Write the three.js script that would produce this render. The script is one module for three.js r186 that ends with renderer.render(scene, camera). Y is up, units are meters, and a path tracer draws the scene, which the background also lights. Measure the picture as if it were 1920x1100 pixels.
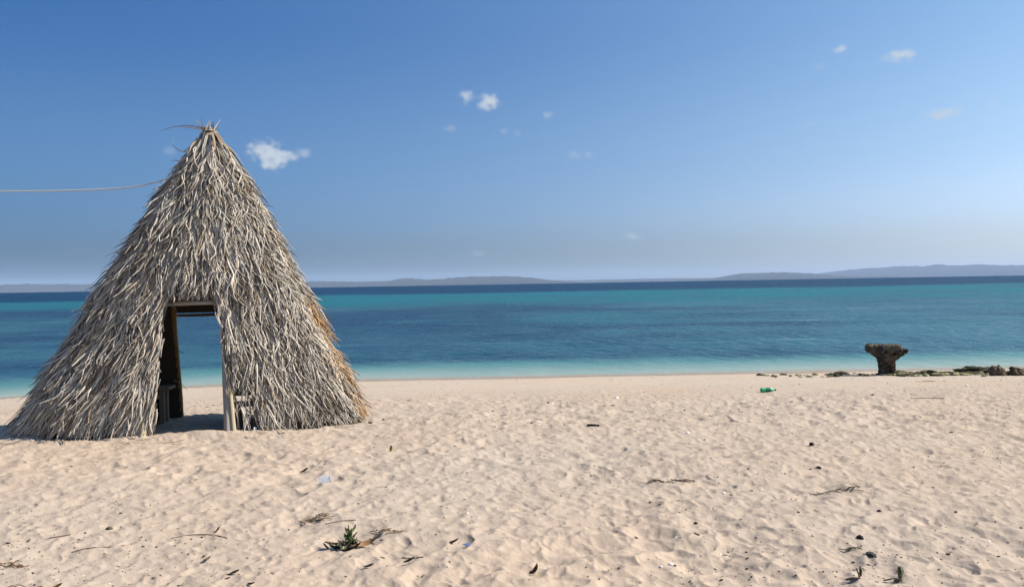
import * as THREE from 'three';
import { ImprovedNoise } from 'three/addons/math/ImprovedNoise.js';
import { MarchingCubes } from 'three/addons/objects/MarchingCubes.js';
import { mergeGeometries, mergeVertices } from 'three/addons/utils/BufferGeometryUtils.js';

// ------------------------------------------------------------------ camera, sky, sun, exposure, air
const D2R = Math.PI / 180;
const scene = new THREE.Scene();
const camera = new THREE.PerspectiveCamera(2 * Math.atan(550 / 1507) / D2R, 1024 / 586, 0.1, 120000);
camera.rotation.order = 'YXZ';
camera.rotation.set(-0.70 * D2R, 0, -0.985 * D2R);
camera.position.set(0, 1.6, 0);
scene.add(camera);

const renderer = new THREE.WebGLRenderer({ antialias: true });
renderer.toneMapping = THREE.LinearToneMapping;
renderer.toneMappingExposure = 1.7;
renderer.shadowMap.enabled = true;
renderer.shadowMap.type = THREE.PCFSoftShadowMap;

const SUN_AZ = 87 * D2R, SUN_EL = 42 * D2R;             // azimuth measured from straight ahead towards the right
const sunDir = new THREE.Vector3(Math.cos(SUN_EL) * Math.sin(SUN_AZ), Math.sin(SUN_EL), -Math.cos(SUN_EL) * Math.cos(SUN_AZ));
const sun = new THREE.DirectionalLight(new THREE.Color().setRGB(1.0, 0.92, 0.80), 4.8);
sun.target.position.set(0, 0, -10);
sun.position.copy(sunDir).multiplyScalar(60).add(sun.target.position);
sun.castShadow = true;
sun.shadow.mapSize.set(4096, 4096);
Object.assign(sun.shadow.camera, { left: -25, right: 25, top: 25, bottom: -25, near: 1, far: 140 });
sun.shadow.radius = 1;
scene.add(sun, sun.target);

scene.fog = new THREE.FogExp2(new THREE.Color().setRGB(0.60, 0.76, 1.0), 0.000012);

// ---- random numbers and noise, all seeded
function rng(seed) { let s = seed >>> 0; return () => { s = (s + 0x6D2B79F5) >>> 0; let t = s; t = Math.imul(t ^ (t >>> 15), t | 1); t ^= t + Math.imul(t ^ (t >>> 7), t | 61); return ((t ^ (t >>> 14)) >>> 0) / 4294967296; }; }
const perlin = new ImprovedNoise();
const n3 = (x, y, z) => perlin.noise(x, y, z);
function fbm(x, y, z, oct = 4) { let s = 0, a = 0.5, f = 1; for (let i = 0; i < oct; i++) { s += a * n3(x * f, y * f, z + i * 7.3); a *= 0.5; f *= 2.03; } return s; }
const smooth = (a, b, x) => { const t = Math.min(1, Math.max(0, (x - a) / (b - a))); return t * t * (3 - 2 * t); };
const mix = (a, b, t) => a + (b - a) * t;
const mix3 = (a, b, t) => [mix(a[0], b[0], t), mix(a[1], b[1], t), mix(a[2], b[2], t)];
function hash2(i, j, k) { let h = Math.imul(i, 374761393) ^ Math.imul(j, 668265263) ^ Math.imul(k, 2246822519); h = Math.imul(h ^ (h >>> 13), 1274126177); h ^= h >>> 16; return (h >>> 0) / 4294967296; }

// ---- the sky: clear air, whiter towards the sun and the horizon, with a few small fair-weather clouds
{
  const SW = 4096, SH = 2048, data = new Float32Array(SW * SH * 4), SKY = 1 / 1.7;
  // elevation in degrees: clear-air colour, and colour of the brightening towards the sun
  const air = [[0, .028, .100, .190], [2, .034, .118, .225], [4.6, .052, .175, .360], [8.4, .064, .200, .443], [18, .015, .115, .374], [40, .011, .085, .29], [90, .011, .07, .25]];
  const glow = [[0, .165, .165, .155], [2, .162, .165, .152], [4.6, .145, .162, .172], [8.4, .095, .117, .129], [18, .050, .072, .088], [40, .034, .050, .066], [90, .030, .043, .056]];
  const at = (tab, e) => {      // smooth curve through the table
    let k = 0; while (k < tab.length - 2 && e > tab[k + 1][0]) k++;
    const a = tab[k], b = tab[k + 1], p = tab[Math.max(0, k - 1)], n = tab[Math.min(tab.length - 1, k + 2)], h = b[0] - a[0], t = Math.min(1, (e - a[0]) / h), t2 = t * t, t3 = t2 * t;
    return [1, 2, 3].map((c) => { const ma = (b[c] - p[c]) / Math.max(1e-6, b[0] - p[0]) * h, mb = (n[c] - a[c]) / (n[0] - a[0]) * h; return (2 * t3 - 3 * t2 + 1) * a[c] + (t3 - 2 * t2 + t) * ma + (3 * t2 - 2 * t3) * b[c] + (t3 - t2) * mb; });
  };
  for (let j = 0; j < SH; j++) {
    const el = (j + 0.5) / SH * 180 - 90;
    const e = Math.max(0, el), A = at(air, e), G = at(glow, e), se = Math.sin(e * D2R), ce = Math.cos(e * D2R);
    for (let i = 0; i < SW; i++) {
      const q = (j * SW + i) * 4;
      if (el < 0) { data[q] = .08; data[q + 1] = .14; data[q + 2] = .21; data[q + 3] = 1; continue; }
      const th = ((i + 0.5) / SW - 0.5) * 2 * Math.PI;
      const c = (ce * Math.cos(th) * sunDir.x + se * sunDir.y + ce * Math.sin(th) * sunDir.z);
      const g0 = Math.exp(2.9 * c), g = g0 / (1 + 0.02 * g0);
      data[q] = (A[0] + G[0] * g) * SKY; data[q + 1] = (A[1] + G[1] * g) * SKY; data[q + 2] = (A[2] + G[2] * g) * SKY; data[q + 3] = 1;
    }
  }
  // clouds: [azimuth, elevation, half width, half height, opacity] in degrees
  const puffs = [
    [-16.95, 9.30, 1.05, .62, .85], [-16.45, 8.95, .95, .62, .85], [-15.75, 9.0, 1.0, .38, .75], [-16.5, 8.55, .7, .5, .75], [-15.0, 9.02, .9, .22, .4], [-14.3, 9.2, .42, .3, .42],
    [-1.45, 12.85, .62, .46, .8], [-1.1, 12.75, .5, .46, .7], [-1.75, 12.55, .5, .3, .5], [-3.05, 13.25, .48, .26, .6], [-2.75, 13.12, .4, .2, .4], [-3.05, 12.9, .22, .4, .28],
    [25.75, 13.9, .55, .36, .75], [26.45, 13.85, .4, .34, .8], [25.1, 13.8, .5, .2, .2], [22.5, 14.75, .34, .22, .75], [22.2, 14.62, .3, .14, .25], [21.2, 13.8, .5, .18, .16],
    [28.3, 10.1, .6, .3, .75], [28.9, 10.15, .45, .25, .6], [27.5, 10.0, .6, .2, .2], [30.95, 10.4, .4, .3, .16], [8.55, 3.2, .5, .2, .38], [8.9, 3.1, .4, .14, .22],
    [2.76, 11.8, .35, .22, .3], [-4.15, 10.95, .5, .22, .2], [-.35, 10.75, .26, .2, .3], [.6, 10.6, .3, .18, .2], [4.6, 9.0, .6, .22, .22], [5.6, 8.95, .35, .2, .25], [-2.4, 2.2, .5, .2, .2],
    [26.2, 2.95, 4.5, .16, .12], [29.5, 3.35, 3.5, .12, .1], [-22.9, 9.0, .4, .3, .2], [20.4, 10.2, .5, .25, .1], [-23.6, 5.4, .5, .16, .08]];
  const den = new Map();
  for (const [az, el, rw, rh, op] of puffs) {
    const thc = Math.atan2(-Math.cos(az * D2R), Math.sin(az * D2R)) / D2R;
    for (let j = Math.floor((el - 2.2 * rh + 90) / 180 * SH); j <= (el + 2.2 * rh + 90) / 180 * SH; j++) for (let i = Math.floor(((thc - 2.2 * rw) / 360 + 0.5) * SW); i <= ((thc + 2.2 * rw) / 360 + 0.5) * SW; i++) {
      const dx = (((i + .5) / SW - 0.5) * 360 - thc), dy = ((j + .5) / SH * 180 - 90 - el), X = dx / rw, Y = dy / rh * (dy < 0 ? 0.85 : 1);
      const n = fbm((dx + az) * 2.1, (dy + el) * 2.6, 3.1, 4), r = Math.sqrt(X * X + Y * Y) + n * 1.15;
      const d = op * (1 - smooth(0.1, 1.35, r));
      if (d <= 0.003) continue;
      const key = j * SW + i, was = den.get(key);
      den.set(key, was === undefined ? d : 1 - (1 - was) * (1 - d));
    }
  }
  const CLOUD = [.345, .385, .435];
  for (const [key, d] of den) for (let k = 0; k < 3; k++) data[key * 4 + k] = mix(data[key * 4 + k], CLOUD[k], d);
  const sky = new THREE.DataTexture(data, SW, SH, THREE.RGBAFormat, THREE.FloatType);
  sky.mapping = THREE.EquirectangularReflectionMapping; sky.colorSpace = THREE.LinearSRGBColorSpace;
  sky.magFilter = sky.minFilter = THREE.LinearFilter; sky.wrapS = THREE.RepeatWrapping; sky.needsUpdate = true;
  scene.background = sky; scene.environment = sky;
}

// ------------------------------------------------------------------ helpers
const used = new Map();
function numbered(name) { const k = used.get(name) || 0; used.set(name, k + 1); return k ? name + '_' + String(k).padStart(3, '0') : name; }
function tag(o, label, category, group, kind) { o.userData.label = label; o.userData.category = category; if (group) o.userData.group = group; if (kind) o.userData.kind = kind; return o; }
function mesh(name, geo, mat, parent) { const m = new THREE.Mesh(geo, mat); m.name = parent === scene ? numbered(name) : name; m.castShadow = m.receiveShadow = true; parent.add(m); return m; }
function thing(name, x, y, z, turn = 0) { const g = new THREE.Group(); g.name = numbered(name); g.position.set(x, y, z); g.rotation.y = turn; scene.add(g); return g; }
const lin = (r, g, b) => new THREE.Color().setRGB(r, g, b);
function std(color, rough = 0.9, more = {}) { return new THREE.MeshPhysicalMaterial({ color, roughness: rough, specularIntensity: 0.3, side: THREE.DoubleSide, ...more }); }
function dataTex(w, h, fn, srgb) {
  const d = new Uint8Array(w * h * 4);
  for (let j = 0; j < h; j++) for (let i = 0; i < w; i++) { const c = fn(i / w, j / h), q = (j * w + i) * 4; d[q] = c[0]; d[q + 1] = c[1]; d[q + 2] = c[2]; d[q + 3] = 255; }
  const t = new THREE.DataTexture(d, w, h); t.wrapS = t.wrapT = THREE.RepeatWrapping; t.magFilter = THREE.LinearFilter; t.minFilter = THREE.LinearMipmapLinearFilter; t.generateMipmaps = true;
  if (srgb) t.colorSpace = THREE.SRGBColorSpace; t.needsUpdate = true; return t;
}
const enc = (v) => Math.round(255 * Math.min(1, Math.max(0, v <= 0.0031308 ? v * 12.92 : 1.055 * Math.pow(v, 1 / 2.4) - 0.055)));
// noise that repeats over the unit square (Fourier sum), used for tiling textures
function tileNoise(seed, lo, hi, count, stretch = 1, slope = 1) {
  const r = rng(seed), w = [];
  for (let k = 0; k < count; k++) { const f = lo * Math.pow(hi / lo, r()), a = r() * 2 * Math.PI; const i = Math.round(Math.cos(a) * f / stretch), j = Math.round(Math.sin(a) * f); if (!i && !j) continue; const m = Math.hypot(i * stretch, j); w.push([i, j, r() * 2 * Math.PI, Math.pow(lo / m, slope)]); }
  return w;
}

// ------------------------------------------------------------------ the beach
const WATER = -0.7;
const shore = (x) => 19.55 + 0.02 * x - 0.07 * Math.pow(Math.max(0, -4 - x), 1.7) * (x < -20 ? Math.pow(16 / (-4 - x), 0.7) : 1) + 0.12 * n3(x * 0.35, 4.2, 0);
function groundBase(x, d) {
  const t = shore(x) - d;
  if (t < 0) return WATER + 0.08 * t;
  const s = 0.08 * t, k = 0.25, h = Math.max(k - Math.abs(s - 0.7), 0) / k;
  return WATER + Math.min(s, 0.7) - h * h * k / 4;
}
// what the bottom looks like through the water: pale sand, seagrass beds, a bare sandy channel and the drop-off
const EDGE = [.50, .435, .34], SHALLOW = [.30, .405, .375], LAGOON = [.085, .235, .250], GRASS = [.016, .062, .122], MID = [.030, .108, .165], CHANNEL = [.006, .150, .190], DEEP = [.002, .042, .102];
function bedColor(x, d) {
  const s = d - shore(x) + 0.35 * n3(x * 0.5, d * 0.3, 2.2);     // metres out from the waterline
  const big = fbm(x / 60, d / 75, 1.3, 3), midN = fbm(x / 16, d / 24, 5.1, 5), small = fbm(x / 4, d / 6, 8.4, 5), streak = fbm(x / 30, d / 5, 3.7, 4);
  let c = mix3(EDGE, SHALLOW, smooth(0.5, 2.6, s));
  c = mix3(c, LAGOON, smooth(1.6, 5.4, s));
  const right = smooth(-9, 24, x) * (1 - smooth(75, 120, d));    // the beds are thinner to the right
  const v = midN * 0.75 + small * 0.5 + streak * 0.55 + 0.26 - 0.36 * right - 0.20 * (1 - smooth(28, 48, d));
  let beds = mix3(GRASS, MID, 1 - smooth(-0.1, 0.42, v));
  beds = mix3(beds, [.062, .178, .232], 0.66 * (1 - smooth(-0.45, 0.10, v)));
  const bare = fbm(x / 24, d / 34, 11.7, 4), sandy = smooth(.04, .24, bare + .25 * small) * smooth(34, 60, d) * (1 - smooth(100, 125, d)) * smooth(-30, 0, x);
  beds = mix3(beds, [.028, .150, .195], .75 * sandy);     // bare sand between the beds
  c = mix3(c, beds, smooth(4.8, 7.6, s + 2.4 * midN + 1.5 * small));
  const far = d + 60 * big + 42 * midN + 12 * streak, left = 1 - smooth(-.55, -.2, x / d), chan = smooth(86 + 30 * left, 112 + 36 * left, far + 10 * small) * (1 - smooth(205, 275, far));
  c = mix3(c, mix3(CHANNEL, MID, 0.10 + 0.6 * smooth(-0.05, 0.3, midN + .5 * streak)), chan);
  return mix3(c, DEEP, smooth(196 - 38 * left, 270 - 50 * left, d + 60 * big + 25 * streak));
}
// trampled dry sand: overlapping bowls left by feet, with soft crests between them
function bowls(x, y, cell, seed, aspect) {
  const gx = Math.floor(x / cell), gy = Math.floor(y / cell); let m = 1.05, m2 = 1.05;
  for (let j = -1; j <= 1; j++) for (let i = -1; i <= 1; i++) {
    const cx = gx + i, cy = gy + j;
    const px = (cx + 0.1 + 0.8 * hash2(cx, cy, seed)) * cell, py = (cy + 0.1 + 0.8 * hash2(cx, cy, seed + 1)) * cell;
    const a = hash2(cx, cy, seed + 2) * 3.1416, ca = Math.cos(a), sa = Math.sin(a), dx = x - px, dy = y - py;
    const asp = 1 + (aspect - 1) * hash2(cx, cy, seed + 5);
    const r = cell * (0.42 + 0.38 * hash2(cx, cy, seed + 3));
    const ex = (dx * ca + dy * sa) / (r * asp), ey = (-dx * sa + dy * ca) / r;
    const dep = 0.25 + 0.95 * hash2(cx, cy, seed + 4);
    const v = 1 - dep * Math.max(0, 1 - (ex * ex + ey * ey));
    if (v < m) { m2 = m; m = v; } else if (v < m2) m2 = v;
  }
  const k = 0.10, h = Math.max(k - (m2 - m), 0) / k;      // soften the crests a little
  return m - h * h * k * 0.25;
}
function relief(x, d) {
  const wx = x + 0.10 * n3(x * 2.3, d * 2.3, 1.7), wd = d + 0.10 * n3(x * 2.3, d * 2.3, 9.2);
  const t = shore(x) - d + 0.9 * n3(x * 0.5, d * 0.5, 6.1);
  const dry = smooth(5.2, 8.8, t), patch = 0.35 + 0.95 * smooth(-.45, .4, n3(x * 0.5, d * 0.5, 2.4) + .5 * n3(x * 1.4, d * 1.4, 8.3));
  let h = 0.06 * fbm(x * 0.55, d * 0.75, 0.4, 3);
  const wx2 = x + 0.06 * n3(x * 6.1, d * 6.1, 4.7), wd2 = d + 0.06 * n3(x * 6.1, d * 6.1, 7.9);
  const kick = smooth(-0.25, 0.35, n3(x * 1.7, d * 1.7, 14.2));
  h += (0.030 + 0.022 * smooth(0, 2.6, x) * (1 - smooth(5, 9, d))) * patch * kick * (bowls(wx, wd, 0.36, 11, 1.9) - 0.8);
  h += 0.022 * patch * (bowls(wx2 + 3.7, wd2 - 1.3, 0.19, 31, 2.0) - 0.8);
  h += 0.0115 * (bowls(wx2 - 1.1, wd2 + 2.9, 0.085, 53, 1.8) - 0.8);
  h += 0.022 * fbm(wx * 3.1, wd * 3.1, 5.3, 2) + 0.017 * fbm(x * 9, d * 9, 3.3, 4);
  const wet = 0.012 * n3(x * 0.8, d * 1.6, 8.8) + 0.004 * n3(x * 6, d * 6, 5.5) + 0.003 * n3(x * 17, d * 17, 1.5);
  // sand drifted against the foot of the hut
  const hx = x + 3.71, hz = -d + 9.6, ex = (hx * .98 - hz * .2) / 2.0, ez = (hx * .2 + hz * .98) / .82, q = Math.hypot(ex, ez);
  const drift = q < 1.6 ? 0.04 * Math.exp(-Math.pow((q - 1.03) / 0.12, 2)) * (.6 + .9 * n3(x * 3, d * 3, 6.6)) : 0;
  return mix(wet, h, dry) + drift;
}
const sandY = (x, z) => groundBase(x, -z) + relief(x, -z) * 1.0;
{
  const ds = [], ss = [];
  for (let d = -40; d < 0; d += 4) ds.push(d);
  for (let d = 0; d < 3.3; d += 0.3) ds.push(d);
  const N = 500; for (let k = 0; k < N; k++) ds.push(1 / mix(1 / 3.3, 1 / 23, k / (N - 1)));
  ds.push(24.5, 27);
  const M = 1240, S = 0.76;
  for (const s of [-14, -9, -6, -4, -3, -2.3, -1.8, -1.5, -1.3, -1.15, -1.02, -0.92, -0.85, -0.8]) ss.push(s);
  for (let k = 0; k <= M; k++) ss.push(mix(-S, S, k / M));
  for (const s of [0.8, 0.85, 0.92, 1.02, 1.15, 1.3, 1.5, 1.8, 2.3, 3, 4, 6, 9, 14]) ss.push(s);
  const nR = ds.length, nC = ss.length, pos = new Float32Array(nR * nC * 3), uv = new Float32Array(nR * nC * 2), col = new Float32Array(nR * nC * 3), idx = new Uint32Array((nR - 1) * (nC - 1) * 6);
  for (let j = 0; j < nR; j++) for (let i = 0; i < nC; i++) {
    const d = ds[j], x = ss[i] * Math.max(Math.abs(d), 3.3), q = j * nC + i, fine = d >= 2 && Math.abs(ss[i]) < 1.6;
    pos[q * 3] = x; pos[q * 3 + 1] = groundBase(x, d) + (fine ? relief(x, d) : 0); pos[q * 3 + 2] = -d;
    uv[q * 2] = x; uv[q * 2 + 1] = d;
    const t = shore(x) - d + 0.25 * n3(x * 1.1, d * 1.1, 3.9), damp = 1 - smooth(0.1, 0.7, t);
    const v = 1 + 0.10 * fbm(x * 1.3, d * 1.3, 7.7, 4) + 0.05 * n3(x * 11, d * 11, 2.2), w = 0.05 * n3(x * 0.35, d * 0.35, 12.1), coral = 0.035 * (1 - smooth(4, 8, t));
    let c = [0.376 * v * (1 + w) + coral, 0.302 * v + coral * .9, 0.238 * v * (1 - w) + coral * .75];
    if (shore(x) - d < 0) c = mix3(c, bedColor(x, d), smooth(0, 1.6, d - shore(x)));
    for (let k = 0; k < 3; k++) col[q * 3 + k] = c[k] * mix(1, 0.62, damp);
  }
  let p = 0;
  for (let j = 0; j < nR - 1; j++) for (let i = 0; i < nC - 1; i++) { const a = j * nC + i, b = a + 1, c = a + nC, e = c + 1; idx[p++] = a; idx[p++] = b; idx[p++] = c; idx[p++] = b; idx[p++] = e; idx[p++] = c; }
  const g = new THREE.BufferGeometry();
  g.setAttribute('position', new THREE.BufferAttribute(pos, 3)); g.setAttribute('uv', new THREE.BufferAttribute(uv, 2)); g.setAttribute('color', new THREE.BufferAttribute(col, 3));
  g.setIndex(new THREE.BufferAttribute(idx, 1)); g.computeVertexNormals();
  // grains: fine pale and dark specks of coral sand, tile of 1.7 m
  const r = rng(5), TS = 1024, sp = new Float32Array(TS * TS), hb = new Float32Array(TS * TS);
  for (let k = 0; k < TS * TS; k++) { sp[k] = 1 + (r() - 0.5) * 0.13; hb[k] = r(); }
  for (let k = 0; k < 5200; k++) { const x = Math.floor(r() * TS), y = Math.floor(r() * TS), s = r() < 0.75 ? 1 : 2, v = r() < 0.5 ? 0.62 + 0.25 * r() : 1.12 + 0.1 * r(); for (let j = 0; j < s; j++) for (let i = 0; i < s + (r() < 0.4 ? 1 : 0); i++) { const q = ((y + j) % TS) * TS + (x + i) % TS; sp[q] = v; hb[q] = 1.6; } }
  const map = dataTex(TS, TS, (u, v) => { const s = sp[Math.round(v * TS) * TS + Math.round(u * TS)]; return [enc(s * 0.8), enc(s * 0.8), enc(s * 0.8)]; }, true);
  const bump = dataTex(TS, TS, (u, v) => { const s = hb[Math.round(v * TS) * TS + Math.round(u * TS)] * 140; return [s, s, s]; });
  map.repeat.set(1 / 1.7, 1 / 1.7); bump.repeat.set(1 / 1.9, 1 / 1.9);
  const m = new THREE.MeshPhysicalMaterial({ specularIntensity: 0.05, color: lin(1.25, 1.25, 1.25), map, bumpMap: bump, bumpScale: 0.004, roughness: 1, vertexColors: true, side: THREE.DoubleSide });
  m.color.setRGB(1, 1, 1); for (let k = 0; k < col.length; k++) col[k] *= 1.25;
  const o = mesh('sand_beach', g, m, scene); tag(o, 'pale trampled sand beach sloping down to the water', 'beach', null, 'structure');
}

// ------------------------------------------------------------------ the sea
{
  const ds = [], ss = [];
  const N = 640; for (let k = 0; k < N; k++) ds.push(1 / mix(1 / 13, 1 / 900, k / (N - 1)));
  const rw = rng(8), wv = []; for (let k = 0; k < 34; k++) { const L = 0.55 * Math.pow(9, rw()), a = (rw() - .5) * 1.9 + 1.35; wv.push([Math.cos(a) * 6.283 / L, Math.sin(a) * 6.283 / L, rw() * 6.3, 0.0062 * L / Math.sqrt(34) * 2.0]); }
  const swell = (x, d) => { let h = 0; const lim = d * d * 0.00045; for (const [kx, kd, ph, am] of wv) { const L = 6.283 / Math.hypot(kx, kd), keep = smooth(1.2, 2.4, L / Math.max(lim, .12)); if (keep > 0) h += keep * am * Math.sin(kx * x + kd * d + ph + 1.3 * n3(x * .21, d * .21, 2)); } return h * smooth(.2, 3.5, d - shore(x)) * (.7 + .8 * n3(x * .09, d * .06, 1)); };
  ds.push(1000, 1300, 1700, 2300, 3000, 4000);
  for (const s of [-14, -9, -6, -4, -3, -2.3, -1.8, -1.5, -1.3, -1.15, -1.02, -0.92, -0.86]) ss.push(s);
  const M = 700; for (let k = 0; k <= M; k++) ss.push(mix(-0.80, 0.80, k / M));
  for (const s of [0.86, 0.92, 1.02, 1.15, 1.3, 1.5, 1.8, 2.3, 3, 4, 6, 9, 14]) ss.push(s);
  const nR = ds.length, nC = ss.length, pos = new Float32Array(nR * nC * 3), bed = new Float32Array(nR * nC * 3), uv = new Float32Array(nR * nC * 2), col = new Float32Array(nR * nC * 3), idx = new Uint32Array((nR - 1) * (nC - 1) * 6);
  for (let j = 0; j < nR; j++) for (let i = 0; i < nC; i++) {
    const d = ds[j], x = ss[i] * d, q = j * nC + i;
    pos[q * 3] = x; pos[q * 3 + 1] = WATER + (Math.abs(ss[i]) < 1 ? swell(x, d) : 0); pos[q * 3 + 2] = -d; bed[q * 3] = x; bed[q * 3 + 1] = WATER - 0.16; bed[q * 3 + 2] = -d; uv[q * 2] = x; uv[q * 2 + 1] = d;
    const c = bedColor(x, d);
    for (let k = 0; k < 3; k++) col[q * 3 + k] = c[k];
  }
  let p = 0;
  for (let j = 0; j < nR - 1; j++) for (let i = 0; i < nC - 1; i++) { const a = j * nC + i, b = a + 1, c = a + nC, e = c + 1; idx[p++] = a; idx[p++] = b; idx[p++] = c; idx[p++] = b; idx[p++] = e; idx[p++] = c; }
  const g = new THREE.BufferGeometry();
  g.setAttribute('position', new THREE.BufferAttribute(pos, 3)); g.setAttribute('uv', new THREE.BufferAttribute(uv, 2)); g.setAttribute('color', new THREE.BufferAttribute(col, 3));
  g.setIndex(new THREE.BufferAttribute(idx, 1)); g.computeVertexNormals();
  // ripples: normal map from a sum of waves, tile of 11 m, and a broader swell
  const TS = 1024, waves = tileNoise(3, 7, 90, 130, 0.62, 1.25), hgt = new Float32Array(TS * TS);
  for (const [a, b, ph, amp] of waves) {
    const cu = new Float32Array(TS), su = new Float32Array(TS); for (let k = 0; k < TS; k++) { cu[k] = Math.cos(2 * Math.PI * a * k / TS + ph); su[k] = Math.sin(2 * Math.PI * a * k / TS + ph); }
    for (let j = 0; j < TS; j++) { const cv = Math.cos(2 * Math.PI * b * j / TS) * amp, sv = Math.sin(2 * Math.PI * b * j / TS) * amp; for (let i = 0; i < TS; i++) hgt[j * TS + i] += cu[i] * cv - su[i] * sv; }
  }
  let sq = 0; for (let k = 0; k < TS * TS; k++) { const d = hgt[(k + 1) % (TS * TS)] - hgt[k]; sq += d * d; } const kk = 0.20 / Math.sqrt(sq / (TS * TS));
  const H = (i, j) => hgt[((j + TS) % TS) * TS + (i + TS) % TS];
  const nm = dataTex(TS, TS, (u, v) => { const i = Math.round(u * TS), j = Math.round(v * TS), nx = -(H(i + 1, j) - H(i - 1, j)) * 0.5 * kk, ny = -(H(i, j + 1) - H(i, j - 1)) * 0.5 * kk, l = Math.hypot(nx, ny, 1); return [127.5 + 127.5 * nx / l, 127.5 + 127.5 * ny / l, 127.5 + 127.5 / l]; });
  nm.repeat.set(1 / 11, 1 / 11);
  const bg = g.clone(); bg.setAttribute('position', new THREE.BufferAttribute(bed, 3)); bg.computeVertexNormals();
  g.deleteAttribute('color');
  tag(mesh('seabed', bg, new THREE.MeshPhysicalMaterial({ color: lin(.70, .70, .70), vertexColors: true, roughness: 1, specularIntensity: 0 }), scene), 'sand and seagrass bottom seen through the clear water', 'seabed', null, 'structure');
  const m = new THREE.MeshPhysicalMaterial({ color: lin(.97, .985, .99), roughness: 0.3, transmission: 1, thickness: 0, ior: 1.33, specularIntensity: 0.20, normalMap: nm, normalScale: new THREE.Vector2(1, 1), side: THREE.DoubleSide });
  const o = mesh('sea', g, m, scene); tag(o, 'calm turquoise and deep blue sea reaching the horizon', 'sea', null, 'structure');
}

// ------------------------------------------------------------------ far land across the bay
{
  const ridge = (name, label, dist, depth, az0, az1, height, colr) => {
    const nA = 220, nD = 14, pos = [], idx = [];
    for (let j = 0; j <= nD; j++) for (let i = 0; i <= nA; i++) {
      const az = mix(az0, az1, i / nA) * D2R, v = j / nD, R = dist + (v - 0.35) * depth;
      const taper = smooth(0, 0.05, i / nA) * (1 - smooth(0.95, 1, i / nA));
      const prof = Math.pow(Math.sin(Math.PI * Math.min(1, Math.max(0, v * 0.9 + 0.05))), 0.8), h = height(az / D2R) * taper;
      const rough = 1 + 0.22 * fbm(az * 160, v * 5, dist * 0.001, 4) * 0.6;
      pos.push(R * Math.sin(az), j === 0 ? -400 : -160 + (160 + h) * prof * rough, -R * Math.cos(az));
    }
    for (let j = 0; j < nD; j++) for (let i = 0; i < nA; i++) { const a = j * (nA + 1) + i, c = a + nA + 1; idx.push(a, a + 1, c, a + 1, c + 1, c); }
    const g = new THREE.BufferGeometry(); g.setAttribute('position', new THREE.Float32BufferAttribute(pos, 3)); g.setIndex(idx); g.computeVertexNormals();
    tag(mesh(name, g, std(colr, 1, { specularIntensity: 0 }), scene), label, 'hills', null, 'structure');
  };
  const bump1 = (x, c, w) => Math.exp(-Math.pow((x - c) / w, 2));
  const px = 1 / 26.3;      // degrees of one photograph pixel near the middle
  ridge('far_mountains', 'pale hazy mountain range on the horizon at the right', 62000, 7000, 15.5, 48, (a) => 18 + 62000 * D2R * px * (17 * smooth(16.5, 25, a) + 2.5 * bump1(a, 26.2, .9) + 3.5 * bump1(a, 28.0, .6) + 2 * bump1(a, 30.0, 1.2) - 2 * smooth(30, 34, a)) * 0.95, lin(.045, .05, .055));
  ridge('headland', 'low darker headland in front of the pale mountains', 42000, 4000, 11.5, 26, (a) => 8 + 42000 * D2R * px * (1.5 + 10 * smooth(13.0, 16.6, a) * (1 - smooth(18.5, 24, a))), lin(.04, .048, .05));
  ridge('island', 'long low hazy island on the horizon beside the hut', 34000, 4000, -19, 5, (a) => 6 + 34000 * D2R * px * (8.5 + 4.5 * bump1(a, -7.4, 1.0) + 6 * bump1(a, -2.6, 2.6) + 3 * bump1(a, 0.2, 1.6) - 5.5 * smooth(1, 4.2, a) + 2.0 * bump1(a, -14, 2)), lin(.045, .05, .055));
  ridge('far_coast', 'faint flat coast on the horizon left of the hut', 38000, 4500, -46, -19, (a) => 8 + 38000 * D2R * px * (10 + 2.5 * bump1(a, -31, 3) + 1.5 * bump1(a, -26, 1.5)), lin(.045, .05, .055));
  ridge('distant_shore', 'thin strip of distant shore between island and headland', 48000, 4500, 2.5, 16, (a) => 8 + 48000 * D2R * px * (4.0 + 0.8 * bump1(a, 9, 3)), lin(.045, .05, .055));
}

// ------------------------------------------------------------------ the thatched hut
const HUT = { x: -3.71, z: -9.60, yaw: 11.5 * D2R, a: 2.02, b: 0.80, H: 3.54, ax: 0.14, az: 0.0 };
const hut = thing('thatched_hut', HUT.x, 0, HUT.z, 0);
tag(hut, 'tall conical beach hut thatched with grey dried palm leaves', 'hut');
const sg = (v, p) => Math.sign(v) * Math.pow(Math.abs(v), p);
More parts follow.
